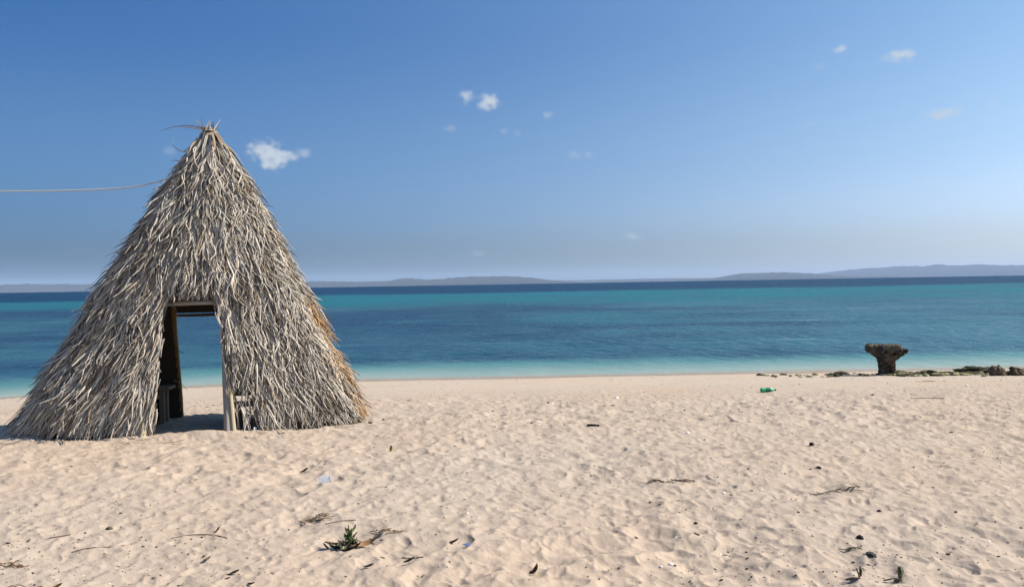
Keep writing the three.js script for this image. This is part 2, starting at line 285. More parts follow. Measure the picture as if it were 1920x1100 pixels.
// point on the thatch surface in the hut's own axes (u: angle, 0 = right end, 90 degrees = towards the viewer; t: 0 ground, 1 tip)
function surf(u, t, off = 0) {
  const one = (uu, tt) => {
    const c = Math.cos(uu), s = Math.sin(uu), nn = mix(2.5, 2, tt), e = mix(0.89, 0.95, 0.5 - 0.5 * c);
    const R = Math.pow(Math.max(0, 1 - tt), e) * (1 + 0.035 * n3(uu * 1.3 + 4, tt * 5, 2.2)) + 0.012;
    const lx = sg(c, 2 / nn) * (c > 0 ? HUT.a - .16 : HUT.a) * R, lz = sg(s, 2 / nn) * mix(HUT.b, HUT.b * 1.35, tt) * R;
    const cy = Math.cos(HUT.yaw), sy = Math.sin(HUT.yaw);
    return [lx * cy + lz * sy * 1 + HUT.ax * tt, tt * HUT.H, -lx * sy + lz * cy];
  };
  const p = one(u, t);
  if (!off) return p;
  const e = 0.004, a = one(u + e, t), b = one(u, Math.min(0.999, t + e)), t2 = t + e > 0.999 ? -1 : 1;
  const ux = a[0] - p[0], uy = a[1] - p[1], uz = a[2] - p[2], vx = b[0] - p[0], vy = b[1] - p[1], vz = b[2] - p[2];
  let nx = uy * vz - uz * vy, ny = uz * vx - ux * vz, nz = ux * vy - uy * vx; const l = Math.hypot(nx, ny, nz) || 1, sgn = (nx * (p[0]) + nz * (p[2])) < 0 ? -1 : 1;
  nx *= sgn / l; ny *= sgn / l; nz *= sgn / l;
  return [p[0] + nx * off, p[1] + ny * off, p[2] + nz * off, nx, ny, nz];
}
// doorways, in the hut's own axes: front (towards the viewer) and back (towards the sea)
const doorF = (x, y, z, grow = 0) => z > 0.02 && y < 1.47 + grow && x + HUT.x > mix(-3.94, -3.89, y / 1.45) - grow && x + HUT.x < mix(-3.12, -3.34, y / 1.45) + grow;
const doorB = (x, y, z, grow = 0) => z < 0.02 && y < 1.30 + grow && x + HUT.x > -4.27 - grow && x + HUT.x < -3.25 + grow;
const gapF = (x, y, z) => z > 0.1 && y < 0.42 && x + HUT.x > -3.12 && x + HUT.x < -2.93;   // thin, broken thatch beside the right door post
{
  // even spacing along the outline at the ground
  const NU = 1440, cum = [0]; for (let k = 0; k < NU; k++) { const a = surf(k / NU * 2 * Math.PI, 0), b = surf((k + 1) / NU * 2 * Math.PI, 0); cum.push(cum[k] + Math.hypot(a[0] - b[0], a[2] - b[2])); }
  const PER = cum[NU];
  const uAt = (s) => { s = ((s % PER) + PER) % PER; let lo = 0, hi = NU; while (hi - lo > 1) { const m = (lo + hi) >> 1; if (cum[m] <= s) lo = m; else hi = m; } return (lo + (s - cum[lo]) / Math.max(1e-6, cum[hi] - cum[lo])) / NU * 2 * Math.PI; };
  // the matted inner layer under the loose leaves
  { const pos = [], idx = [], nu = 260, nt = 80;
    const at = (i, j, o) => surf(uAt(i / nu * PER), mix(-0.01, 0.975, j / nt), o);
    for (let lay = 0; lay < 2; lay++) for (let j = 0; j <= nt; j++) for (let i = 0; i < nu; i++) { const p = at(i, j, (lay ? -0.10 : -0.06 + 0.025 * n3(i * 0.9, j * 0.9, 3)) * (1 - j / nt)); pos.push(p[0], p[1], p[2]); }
    const L = (nt + 1) * nu;
    for (let lay = 0; lay < 2; lay++) for (let j = 0; j < nt; j++) for (let i = 0; i < nu; i++) {
      const c = at(i + 0.5, j + 0.5, 0); const jag = 0.03 * n3(i * 3.1, j * 2.7, 1);
      if (doorF(c[0], c[1], c[2], 0.02 + jag) || doorB(c[0], c[1], c[2], jag * .4) || gapF(c[0], c[1], c[2])) continue;
      const a = lay * L + j * nu + i, b = lay * L + j * nu + (i + 1) % nu, e = a + nu, f = b + nu; idx.push(a, b, e, b, f, e);
    }
    const g = new THREE.BufferGeometry(); g.setAttribute('position', new THREE.Float32BufferAttribute(pos, 3)); g.setIndex(idx); g.computeVertexNormals();
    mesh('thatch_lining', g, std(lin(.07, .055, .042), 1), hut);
  }
  // loose palm-leaf strips laid in overlapping courses from the ground up
  const R = rng(77), strips = [];
  const SL = 3.9;                                     // length of the slope, ground to tip
  const tone = (u, t) => {
    const v = 0.65 + 0.6 * R(), k = R() + 0.30 * n3(u * 4.3 + 2, t * 8, 5.5);
    let c = k < 0.56 ? [.43, .385, .325] : k < 0.64 ? [.54, .485, .405] : k < 0.78 ? [.29, .22, .155] : [.13, .108, .085];
    const back = Math.cos(u) > 0.75 && Math.sin(u) < 0.30 && Math.sin(u) > -0.6 && t < 0.46;   // newer brown leaves along the right end
    if (back && R() < 0.62) c = R() < 0.7 ? [.38, .235, .115] : [.32, .18, .085];
    return [c[0] * v, c[1] * v, c[2] * v];
  };
  const rows = 40;
  for (let j = 0; j < rows; j++) {
    const tr = 0.075 + 0.925 * (j / (rows - 1)) * 0.995, Rt = Math.pow(1 - Math.min(0.985, tr), 0.85), n = Math.max(46, Math.round(PER * Rt / 0.0118));
    for (let i = 0; i < n; i++) {
      const s0 = (i + R()) / n * PER, u0 = uAt(s0), t0 = Math.min(0.995, tr + (R() - 0.5) * 0.045);
      const len = (0.26 + 0.30 * R()) * (j < 4 ? 1.15 : 1) * (tr > 0.9 ? 1.2 : 1);
      if (Math.sin(u0) < -0.35 && R() < 0.35) continue;          // the seaward side is thinner
      const clump = 0.45 + 1.3 * smooth(-.35, .4, n3(u0 * 9, t0 * 14, 3.3)), sway = 0.55 * n3(u0 * 6, t0 * 9, 8.1);
      strips.push({ s0, t0, len, wid: (0.0072 + 0.0085 * R() * R()) * mix(1, 1.2, t0), drift: sway * .5 + (R() - 0.5) * 0.42 + (R() < .10 ? (R() - .5) * .9 : 0), wave: (R() - 0.5) * 0.12, curl: (R() - 0.5) * 2.0, lift: 0.004 + 0.085 * clump * R() + (R() < 0.02 ? 0.10 * R() : 0), phase: R() * 6, col: tone(u0, t0), hang: (R() - 0.5) * 0.06 });
    }
  }
  const V = (p) => new THREE.Vector3(p[0], p[1], p[2]);
  function stripGeo(st, out) {
    const K = 6, pts = [], nor = []; const Rt0 = Math.pow(1 - Math.min(0.985, st.t0), 0.85);
    for (let k = 0; k <= K; k++) {
      const f = k / K, d = st.len * f, t = st.t0 - d / SL; if (t < -0.012) break;
      const lat = (st.drift * d + st.wave * Math.sin(f * 5 + st.phase) * f) / Math.max(0.12, Rt0);
      const p = surf(uAt(st.s0 + lat), t, -0.015 + st.lift * (0.35 * Math.pow(f, 0.6) + 0.65 * f * f) + 0.012 * Math.sin(f * 7 + st.phase));
      const q = [p[0], p[1], p[2]];
      if (doorF(q[0], q[1], q[2], st.hang) || doorB(q[0], q[1], q[2], st.hang)) { break; }
      if (gapF(q[0], q[1], q[2]) && st.phase < 4.6) break;
      pts.push(V(q)); nor.push(new THREE.Vector3(p[3], p[4], p[5]));
    }
    if (pts.length < 3) return false;
    const n = pts.length, base = out.pos.length / 3;
    for (let k = 0; k < n; k++) {
      const tan = pts[Math.min(n - 1, k + 1)].clone().sub(pts[Math.max(0, k - 1)]).normalize(), f = k / (n - 1);
      const side = new THREE.Vector3().crossVectors(nor[k], tan).normalize(), up = new THREE.Vector3().crossVectors(tan, side);
      const a = st.curl * (0.3 + f), w = st.wid * (f < 0.15 ? 0.75 : 1) * (1 - 0.72 * Math.pow(f, 2.2)), ca = Math.cos(a), sa = Math.sin(a);
      const sx = side.clone().multiplyScalar(ca).addScaledVector(up, sa), ux = up.clone().multiplyScalar(ca).addScaledVector(side, -sa);
      const P = pts[k];
      for (const [b, h] of [[-1, 0], [0, 0.8], [1, 0]]) { out.pos.push(P.x + sx.x * w * b + ux.x * w * h, P.y + sx.y * w * b + ux.y * w * h, P.z + sx.z * w * b + ux.z * w * h); out.col.push(st.col[0], st.col[1], st.col[2]); }
    }
    for (let k = 0; k < n - 1; k++) for (let c = 0; c < 2; c++) { const a = base + k * 3 + c; out.idx.push(a, a + 1, a + 3, a + 1, a + 4, a + 3); }
    return true;
  }
  const finish = (o) => { const g = new THREE.BufferGeometry(); g.setAttribute('position', new THREE.Float32BufferAttribute(o.pos, 3)); g.setAttribute('color', new THREE.Float32BufferAttribute(o.col, 3)); g.setIndex(o.idx); return g; };
  const leafMat = new THREE.MeshPhysicalMaterial({ color: lin(1, 1, 1), specularIntensity: 0.25, vertexColors: true, roughness: 0.72, side: THREE.DoubleSide });
  // the strips that stand out most towards the viewer are single parts, the rest is one mass
  const score = strips.map((s, i) => [(Math.sin(uAt(s.s0)) > 0.1 ? 1 : 0) * s.lift * s.len * s.wid, i]).sort((a, b) => b[0] - a[0]).slice(0, 290).map((e) => e[1]), own = new Set(score);
  const rest = { pos: [], col: [], idx: [] };
  strips.forEach((s, i) => { if (own.has(i)) { const o = { pos: [], col: [], idx: [] }; if (stripGeo(s, o)) { mesh('palm_strip', finish(o), leafMat, hut); } } else stripGeo(s, rest); });
  const mass = mesh('thatch', finish(rest), leafMat, hut); mass.userData.kind = 'stuff';
  console.log('strips', strips.length, 'tris', rest.idx.length / 3);

  // strays that stick out of the thatch: hand-placed, in the hut's own axes
  const stray = (pts, w, c) => { const cv = new THREE.CatmullRomCurve3(pts.map((p) => new THREE.Vector3(...p))), K = 14, o = { pos: [], col: [], idx: [] }; for (let k = 0; k <= K; k++) { const f = k / K, P = cv.getPoint(f), T = cv.getTangent(f), S = new THREE.Vector3(0, 1, 0.5).cross(T).normalize(), U = T.clone().cross(S), ww = w * (1 - 0.8 * f); for (const [b, h] of [[-1, 0], [0, .6], [1, 0]]) { const q = P.clone().addScaledVector(U, b * ww).addScaledVector(S, h * ww); o.pos.push(q.x, q.y, q.z); o.col.push(...c); } } for (let k = 0; k < K; k++) for (let b = 0; b < 2; b++) { const a = k * 3 + b; o.idx.push(a, a + 1, a + 3, a + 1, a + 4, a + 3); } mesh('stray_leaf', finish(o), leafMat, hut); };
  const G = [.30, .27, .24], Bn = [.28, .17, .09];
  stray([[.10, 3.50, .05], [-.08, 3.535, .05], [-.26, 3.53, .04], [-.46, 3.48, .02]], .007, Bn);
  stray([[0.080, 3.49, .05], [-0.090, 3.51, .08], [-0.230, 3.52, .1]], .008, G);
  stray([[-0.070, 3.22, .1], [-0.170, 3.23, .12], [-0.250, 3.30, .12], [-0.255, 3.38, .1]], .009, G);
  stray([[-0.150, 3.1, .08], [-0.230, 3.12, .1], [-0.290, 3.12, .1]], .008, G);
  stray([[0.130, 3.42, .06], [0.130, 3.52, .06], [0.160, 3.59, .05]], .02, [.36, .30, .24]);
  const strayAt = (u, t, dx, dy, dz, w, c) => { const p = surf(u, t, -.02); stray([[p[0], p[1], p[2]], [p[0] + dx * .5, p[1] + dy * .5 + .012, p[2] + dz * .5], [p[0] + dx, p[1] + dy, p[2] + dz]], w, c); };
  strayAt(.15, .735, .22, -.03, .05, .009, G); strayAt(.1, .44, .27, -.17, .05, .009, [.5, .4, .28]);
  strayAt(2.75, .27, -.30, -.17, .1, .011, G); strayAt(2.7, .42, -.26, -.11, .1, .010, [.5, .44, .35]);
  strayAt(2.9, .14, -.20, -.40, .0, .011, [.5, .40, .27]); strayAt(2.95, .12, -.22, -.36, -.02, .011, [.5, .40, .27]);
  strayAt(2.8, .62, -.2, -.08, .05, .010, G); strayAt(2.75, .80, -.16, -.06, .05, .009, G);
  for (let k = 0; k < 9; k++) strayAt(k * .7, .985, .07 * Math.cos(k * .7 + .5), .05 + .05 * (k % 3), .06 * Math.sin(k * 2.1), .011, k % 2 ? G : [.40, .35, .28]);
  stray([[-.16, 1.45, .5], [-.1, 1.38, .52], [-.07, 1.30, .52]], .01, G);
  stray([[-.44, .5, -.2], [-.33, .45, -.15], [-.24, .38, -.1]], .012, [.4, .34, .26]);
  stray([[-.55, .95, -.35], [-.45, .85, -.35], [-.36, .80, -.33]], .011, [.1, .08, .06]);

  { const g = new THREE.ConeGeometry(.07, .12, 14, 5, true), p = g.attributes.position; for (let k = 0; k < p.count; k++) { const s = 1 + .35 * n3(p.getX(k) * 40, p.getY(k) * 5, p.getZ(k) * 40); p.setXYZ(k, p.getX(k) * s, p.getY(k) * (1 + .1 * s), p.getZ(k) * s); } g.computeVertexNormals(); g.translate(HUT.ax + .005, 3.485, .01); mesh('thatch_cap', g, std(lin(.30, .25, .19), .85), hut).userData.label = 'straw-coloured cap bound round the tip';
    const t = new THREE.TorusGeometry(.05, .011, 6, 20); t.rotateX(Math.PI / 2); t.translate(HUT.ax + .004, 3.47, .01); mesh('binding', t, std(lin(.08, .06, .045), .9), hut); }
  // frame of poles
  const woodMap = dataTex(256, 256, (u, v) => { const s = 0.78 + 0.25 * fbm(u * 14, v * 3, 1, 4) + 0.12 * fbm(u * 60, v * 6, 5, 2); return [enc(s * .8), enc(s * .78), enc(s * .75)]; }, true);
  const poleGeo = (a, b, r0, r1, seed) => {
    const A = new THREE.Vector3(...a), Bv = new THREE.Vector3(...b), len = A.distanceTo(Bv), g = new THREE.CylinderGeometry(r1, r0, len, 12, 10, false), p = g.attributes.position;
    for (let k = 0; k < p.count; k++) { const y = p.getY(k), w = 0.012 * n3(y * 1.7, seed, 0), w2 = 0.012 * n3(y * 1.7, seed, 9), s = 1 + 0.12 * n3(p.getX(k) * 30, y * 4, seed); p.setXYZ(k, p.getX(k) * s + w, y, p.getZ(k) * s + w2); }
    g.computeVertexNormals(); g.translate(0, len / 2, 0); g.applyQuaternion(new THREE.Quaternion().setFromUnitVectors(new THREE.Vector3(0, 1, 0), Bv.clone().sub(A).normalize())); g.translate(A.x, A.y, A.z); return g;
  };
  const grey = std(lin(.47, .44, .39), .85, { map: woodMap }), bamboo = std(lin(.42, .27, .12), .6, { map: woodMap }), pale = std(lin(.62, .54, .38), .8, { map: woodMap }), dark = std(lin(.24, .20, .16), .9, { map: woodMap });
  const L = (x, y, z) => [x - HUT.x, y, z - HUT.z];
  mesh('door_post', poleGeo(L(-3.15, -.12, -8.84), L(-3.34, 1.62, -9.30), .050, .040, 1), grey, hut).userData.label = 'grey weathered post at the right of the doorway';
  mesh('door_post', poleGeo(L(-3.085, -.12, -8.83), L(-3.19, .70, -9.0), .028, .018, 2), pale, hut).userData.label = 'pale split stave beside the right door post';
  mesh('door_post', poleGeo(L(-4.03, -.12, -8.635), L(-4.09, 1.5, -9.36), .036, .030, 3), pale, hut).userData.label = 'pale post buried in the thatch left of the doorway';
  mesh('lintel', poleGeo(L(-4.06, 1.435, -9.13), L(-3.22, 1.455, -9.13), .030, .028, 4), grey, hut);
  const lin0 = hut.children[hut.children.length - 1];
  for (const x of [-3.96, -3.40, -3.35]) for (let k = 0; k < 3; k++) { const t = new THREE.TorusGeometry(.036, .006, 6, 16); t.rotateY(Math.PI / 2 + .25 * (k - 1)); t.translate(...L(x + .012 * k, 1.44 + (x + 4.0) * .02, -9.13)); mesh('lashing', t, std(lin(.26, .22, .17), .95), lin0); }
  mesh('rear_post', poleGeo(L(-4.275, -.12, -10.30), L(-4.23, 1.5, -10.0), .036, .032, 5), bamboo, hut).userData.label = 'brown bamboo post at the seaward opening';
  mesh('rear_post', poleGeo(L(-3.22, -.12, -10.30), L(-3.34, 1.5, -10.02), .036, .032, 6), bamboo, hut);
  mesh('crossbar', poleGeo(L(-4.42, 1.27, -10.16), L(-3.1, 1.28, -10.14), .020, .018, 7), dark, hut);
  mesh('crossbar', poleGeo(L(-4.42, 1.50, -10.06), L(-3.1, 1.50, -10.03), .026, .022, 8), grey, hut);
  for (let k = 0; k < 8; k++) { const u = (k + 0.35) / 8 * 2 * Math.PI, a = surf(u, 0.0), b = surf(u, .955), f = 0.93; if (doorF(a[0] * f, .2, a[2] * f, .05) || doorB(a[0] * f, .2, a[2] * f, .05)) continue; mesh('rafter', poleGeo([a[0] * f, -.1, a[2] * f], [HUT.ax * .955 + (b[0] - HUT.ax * .955) * .5, b[1], b[2] * .5], .035, .022, 20 + k), grey, hut); }
}
// benches inside the hut
{
  const wood = std(lin(.20, .16, .12), .85);
  const plank = (w, h, d) => { const g = new THREE.BoxGeometry(w, h, d, 6, 1, 4), p = g.attributes.position; for (let k = 0; k < p.count; k++) p.setXYZ(k, p.getX(k) + .006 * n3(p.getY(k) * 9, p.getZ(k) * 9, 1), p.getY(k) + .006 * n3(p.getX(k) * 5, p.getZ(k) * 7, 2), p.getZ(k) + .008 * n3(p.getX(k) * 6, 3, p.getY(k) * 9)); g.computeVertexNormals(); return g; };
  const bench = (x, z, w, d, h, label, turn) => {
    const b = thing('plank_bench', x, 0, z, turn); tag(b, label, 'bench');
    for (const s of [-1, 1]) { const m = mesh('seat_plank', plank(w, .035, d * .47), wood, b); m.position.set(0, h, s * d * .25); }
    for (const sx of [-1, 1]) for (const sz of [-1, 1]) { const l = mesh('leg', plank(.055, h + .12, .055), wood, b); l.position.set(sx * (w / 2 - .10), h / 2 - .078, sz * (d / 2 - .06)); }
  };
  bench(-4.62, -9.80, .86, .26, .40, 'dark plank bench in the shade at the left inside the hut', 0.1);
  bench(-2.95, -9.42, .74, .26, .25, 'low dark plank bench behind the right door post', 0.2);
}
// rope tied to the hut
{
  const pts = [[-3.98, 2.90, -9.42], [-4.20, 2.855, -9.45], [-4.45, 2.815, -9.48], [-5.1, 2.79, -9.5], [-6.1, 2.80, -9.52], [-8, 2.88, -9.6], [-12, 3.25, -9.9], [-17, 3.9, -10.2]].map((p) => new THREE.Vector3(...p));
  const g = new THREE.TubeGeometry(new THREE.CatmullRomCurve3(pts), 160, .0085, 7, false);
  tag(mesh('rope', g, std(lin(.5, .48, .46), .9), scene), 'thin grey rope stretched from the hut top to the left', 'rope');
}

// ------------------------------------------------------------------ rocks at the waterline
const rockBump = dataTex(256, 256, (u, v) => { const s = 128 + 200 * fbm(u * 12, v * 12, 2, 4); return [s, s, s]; });
{
  const res = 96, mc = new MarchingCubes(res, new THREE.MeshBasicMaterial(), false, false, 600000); mc.isolation = 0;
  const S = 0.55, smin = (a, b, k) => { const h = Math.max(k - Math.abs(a - b), 0) / k; return Math.min(a, b) - h * h * k / 4; };
  const cap = (p, a, b, r0, r1) => { const bx = b[0] - a[0], by = b[1] - a[1], bz = b[2] - a[2], l = bx * bx + by * by + bz * bz, t = Math.min(1, Math.max(0, ((p[0] - a[0]) * bx + (p[1] - a[1]) * by + (p[2] - a[2]) * bz) / l)); return Math.hypot(p[0] - a[0] - bx * t, p[1] - a[1] - by * t, p[2] - a[2] - bz * t) - mix(r0, r1, t); };
  const box = (p, c, h, r) => { const q = [0, 1, 2].map((k) => Math.abs(p[k] - c[k]) - h[k] + r); return Math.hypot(Math.max(q[0], 0), Math.max(q[1], 0), Math.max(q[2], 0)) + Math.min(0, Math.max(q[0], q[1], q[2])) - r; };
  for (let k = 0; k < res; k++) for (let j = 0; j < res; j++) for (let i = 0; i < res; i++) {
    const p = [(i / res * 2 - 1) * S, (j / res * 2 - 1) * S + 0.33, (k / res * 2 - 1) * S];
    const px = p[0] + .04 * n3(p[1] * 9, p[2] * 9, 1.5), q0 = [px, p[1] + .03 * n3(p[0] * 6, p[2] * 6, 7), p[2]]; let d = box(q0, [-.06, .60, 0], [.345, .085, .26], .03);
    d = smin(d, cap(p, [-.02, .50, 0], [-.02, .33, .02], .195, .125), .06);
    d = smin(d, cap(p, [-.06, .40, .03], [.04, .40, .05], .14, .14), .08);
    d = smin(d, cap(p, [-.30, .555, 0], [-.10, .42, .02], .075, .09), .05);
    d = smin(d, cap(p, [.26, .53, 0], [.08, .36, .02], .07, .09), .05);
    d = smin(d, cap(p, [-.09, .34, .02], [-.065, -.1, .02], .095, .075), .05);
    d = smin(d, cap(p, [.13, .34, -.02], [.145, -.1, -.03], .055, .05), .05);
    d = smin(d, cap(p, [.2, .47, 0], [.30, .50, .0], .10, .075), .06);
    d = smin(d, cap(p, [.31, .58, 0], [.385, .545, .02], .045, .055), .03);
    d = smin(d, cap(p, [.03, .34, -.10], [.03, -.1, -.10], .10, .085), .03);
    d = Math.max(d, -(Math.hypot(p[0] - .315, p[1] - .535, (p[2]) * .5) - .022));
    d = Math.max(d, -cap(p, [.04, -.1, .3], [.04, .20, .3], .07, .045));
    d = Math.max(d, p[1] - .672 - .02 * n3(p[0] * 11, 3, p[2] * 11));
    d += 0.038 * fbm(p[0] * 9, p[1] * 9, p[2] * 9 + 4, 4) + 0.055 * Math.pow(Math.max(0, n3(p[0] * 17, p[1] * 17, p[2] * 17 + 2)), 1.3) + 0.02 * Math.max(0, n3(p[0] * 38, p[1] * 38, p[2] * 38));
    mc.field[i + j * res + k * res * res] = -d;
  }
  mc.update();
  const nV = mc.count, pos = mc.positionArray.slice(0, nV * 3); let g = new THREE.BufferGeometry();
  for (let k = 0; k < nV; k++) { pos[k * 3] *= S; pos[k * 3 + 1] = pos[k * 3 + 1] * S + 0.33; pos[k * 3 + 2] *= S; }
  g.setAttribute('position', new THREE.BufferAttribute(pos, 3)); g = mergeVertices(g, 1e-4); g.computeVertexNormals();
  const P = g.attributes.position, col = new Float32Array(P.count * 3);
  for (let k = 0; k < P.count; k++) { const x = P.getX(k), y = P.getY(k), z = P.getZ(k), n = fbm(x * 9, y * 9, z * 9, 4), m = n3(x * 5, y * 5, z * 5 + 9); let c = [.10, .082, .063]; c = mix3(c, [.155, .092, .052], smooth(0, .25, n)); c = mix3(c, [.045, .043, .038], smooth(-.05, .25, m)); c = mix3(c, [.13, .12, .08], smooth(.12, .3, n3(x * 14, y * 14, z * 14))); for (let q = 0; q < 3; q++) col[k * 3 + q] = c[q]; }
  g.setAttribute('color', new THREE.BufferAttribute(col, 3));
  const uv = new Float32Array(P.count * 2); for (let k = 0; k < P.count; k++) { uv[k * 2] = (P.getX(k) + P.getZ(k)) * 3; uv[k * 2 + 1] = P.getY(k) * 3; } g.setAttribute('uv', new THREE.BufferAttribute(uv, 2));
  const o = mesh('mushroom_rock', g, new THREE.MeshPhysicalMaterial({ specularIntensity: .2, vertexColors: true, roughness: .95, bumpMap: rockBump, bumpScale: .02 }), scene);
  o.position.set(8.08, groundBase(8.08, 17.37) - .02, -17.37); o.rotation.y = -0.40;
  tag(o, 'dark mushroom-shaped coral rock with flat top at the waterline', 'rock');
}
function rockGeo(w, h, d, seed, rough = 0.3, det = 4) {
  let g = new THREE.IcosahedronGeometry(1, det * 4); g.deleteAttribute('uv'); g.deleteAttribute('normal'); g = mergeVertices(g, 1e-5);
  const p = g.attributes.position, col = new Float32Array(p.count * 3);
  for (let k = 0; k < p.count; k++) {
    const x = p.getX(k), y = p.getY(k), z = p.getZ(k), n = fbm(x * 1.6 + seed, y * 1.6, z * 1.6, 5), r = 1 + rough * 2 * n + .12 * Math.abs(n3(x * 6 + seed, y * 6, z * 6));
    p.setXYZ(k, x * r * w / 2, Math.max(-.4, Math.sign(y) * Math.pow(Math.abs(y * r), .8) * (y > 0 ? .8 : 1)) * h, z * r * d / 2); col[k * 3] = n; col[k * 3 + 1] = n3(x * 4 + seed, y * 4, z * 4 + 2); col[k * 3 + 2] = n3(x * 9, y * 9 + seed, z * 9);
  }
  g.setAttribute('color', new THREE.BufferAttribute(col, 3)); g.computeVertexNormals(); return g;
}
const rockMat = new THREE.MeshPhysicalMaterial({ specularIntensity: .2, vertexColors: true, roughness: .95 });
{
  const paint = (g, base, moss, k0) => { const c = g.attributes.color; for (let k = 0; k < c.count; k++) { let q = mix3(base, base.map((v) => v * 1.6), smooth(-.1, .35, c.getY(k))); q = mix3(q, moss, k0 * smooth(-.2, .15, c.getX(k) + .3 * c.getZ(k))); c.setXYZ(k, ...q); } return g; };
  const list = [ // x, z, width, height, depth, mossiness, label
    [9.62, -15.95, .30, .20, .26, .15, 'rounded brown rock at the right end of the weedy rocks'], [10.0, -15.95, .34, .18, .28, .35, 'brown rock cut by the right edge of the view'],
    [10.0, -17.4, .66, .15, .5, .9, 'largest low mound of dark green weed-covered rock'], [10.15, -16.9, .42, .09, .36, .8, 'flat weedy rock between green mound and brown rocks'],
    [8.80, -16.9, .34, .10, .3, .8, 'dark pointed weedy rock right of the mushroom rock'], [8.58, -17.0, .2, .06, .2, .9, 'small weedy rock beside the mushroom rock'],
    [8.46, -17.45, .38, .08, .34, .95, 'flat green weedy rock just behind the mushroom rock'], [8.36, -16.75, .17, .045, .16, .7, 'little weedy stone in front of the mushroom rock'],
    [8.62, -16.25, .15, .045, .14, .5, 'small dark stone on the sand below the weedy rocks'], [7.42, -18.2, .27, .06, .22, .9, 'lone weedy stone left of the mushroom rock'],
    [7.02, -17.9, .12, .03, .12, .6, 'tiny dark stone farthest left on the waterline'], [9.2, -16.95, .24, .06, .22, .75, 'pale weedy rock in the middle of the rubble'], [9.45, -16.7, .22, .06, .2, .7, 'mottled stone at the foot of the green mound'],
    [9.15, -15.6, .10, .03, .09, .4, 'dark stone lying on the sand before the rubble'], [10.5, -17.9, .5, .12, .5, .7, 'weedy rock at the far right in the shallows']];
  list.forEach(([x, z, w, h, d, k, label], i) => { const g = paint(rockGeo(w, h, d, i * 3.7 + 1, .46, i < 5 ? 5 : 3), k > .5 ? [.055, .05, .032] : [.12, .088, .06], [.032, .036, .016], k); const o = mesh('shore_rock', g, rockMat, scene); o.position.set(x, groundBase(x, -z) + h * .12, z); o.rotation.y = i * 1.3; tag(o, label, 'rock', 'rocks along the waterline'); });
  // coral rubble and weed between the rocks
  const r = rng(9), g = paint(rockGeo(1, 1, 1, 5, .35, 1), [.20, .18, .13], [.045, .05, .022], .7), N = 1100, im = new THREE.InstancedMesh(g, rockMat, N), M = new THREE.Matrix4(), c = new THREE.Color();
  for (let k = 0; k < N; k++) { const near = r() < .92, x = near ? 7.9 + 3.2 * Math.pow(r(), .9) : 5.5 + 6 * r(), z = near ? -16.9 + (x - 9) * .05 + (r() - .5) * 1.3 : -17.6 + (r() - .5) * 1.6, s = .03 + .13 * r() * r(); M.compose(new THREE.Vector3(x, groundBase(x, -z) + s * .06, z), new THREE.Quaternion().setFromEuler(new THREE.Euler(0, r() * 6, 0)), new THREE.Vector3(s * (1 + r()), s * .42, s)); im.setMatrixAt(k, M); const v = r() < .33 ? 1.3 + .8 * r() : .2 + .5 * r(); im.setColorAt(k, c.setRGB(v, v, v * .8)); }
  im.name = 'coral_rubble'; im.castShadow = im.receiveShadow = true; scene.add(im); tag(im, 'weedy coral rubble scattered between the rocks at the waterline', 'rubble', null, 'stuff');
}

// ------------------------------------------------------------------ things lying on the sand
const S3 = (x, z, up = 0) => [x, sandY(x, z) + up, z];
const place = (o, x, z, up, turn) => { o.position.set(x, sandY(x, z) + up, z); o.rotation.y = turn || 0; return o; };
function leafGeo(len, wid, curl, fold, seed) {
  const nx = 12, nz = 4, pos = [], idx = [];
  for (let lay = 0; lay < 2; lay++) for (let i = 0; i <= nx; i++) for (let j = 0; j <= nz; j++) { const f = i / nx, w = wid * Math.pow(Math.sin(Math.PI * Math.min(.985, f * .93 + .04)), .7), s = (j / nz - .5) * 2, a = curl * (f - .35); pos.push(len * (f - .5) * Math.cos(a * .6), len * .32 * curl * (f - .35) * (f - .35) * 2 + fold * Math.abs(s) * w * .6 + .15 * wid * n3(f * 4, s * 2, seed) + (lay ? -.0012 : .0012), s * w * .5); }
  const L = (nx + 1) * (nz + 1); for (let lay = 0; lay < 2; lay++) for (let i = 0; i < nx; i++) for (let j = 0; j < nz; j++) { const a = lay * L + i * (nz + 1) + j, b = a + nz + 1; idx.push(a, a + 1, b, a + 1, b + 1, b); }
  const g = new THREE.BufferGeometry(); g.setAttribute('position', new THREE.Float32BufferAttribute(pos, 3)); g.setIndex(idx); g.computeVertexNormals(); return g;
}
function tubeGeo(pts, r, seg = 24) { return new THREE.TubeGeometry(new THREE.CatmullRomCurve3(pts.map((p) => new THREE.Vector3(...p))), seg, r, 6, false); }
function lump(w, h, d, seed, color, rough = .35) { const g = rockGeo(w, h, d, seed, rough, 2); g.deleteAttribute('color'); return g; }
const MB = std(lin(.022, .017, .013), .8), MBr = std(lin(.16, .065, .025), .7), MTan = std(lin(.34, .25, .15), .8), MOl = std(lin(.07, .075, .04), .9), MYel = std(lin(.42, .26, .03), .7), MWh = std(lin(.78, .77, .74), .5), MTw = std(lin(.12, .085, .06), .9), MGr = std(lin(.085, .125, .045), .8), MGr2 = std(lin(.15, .18, .08), .8);

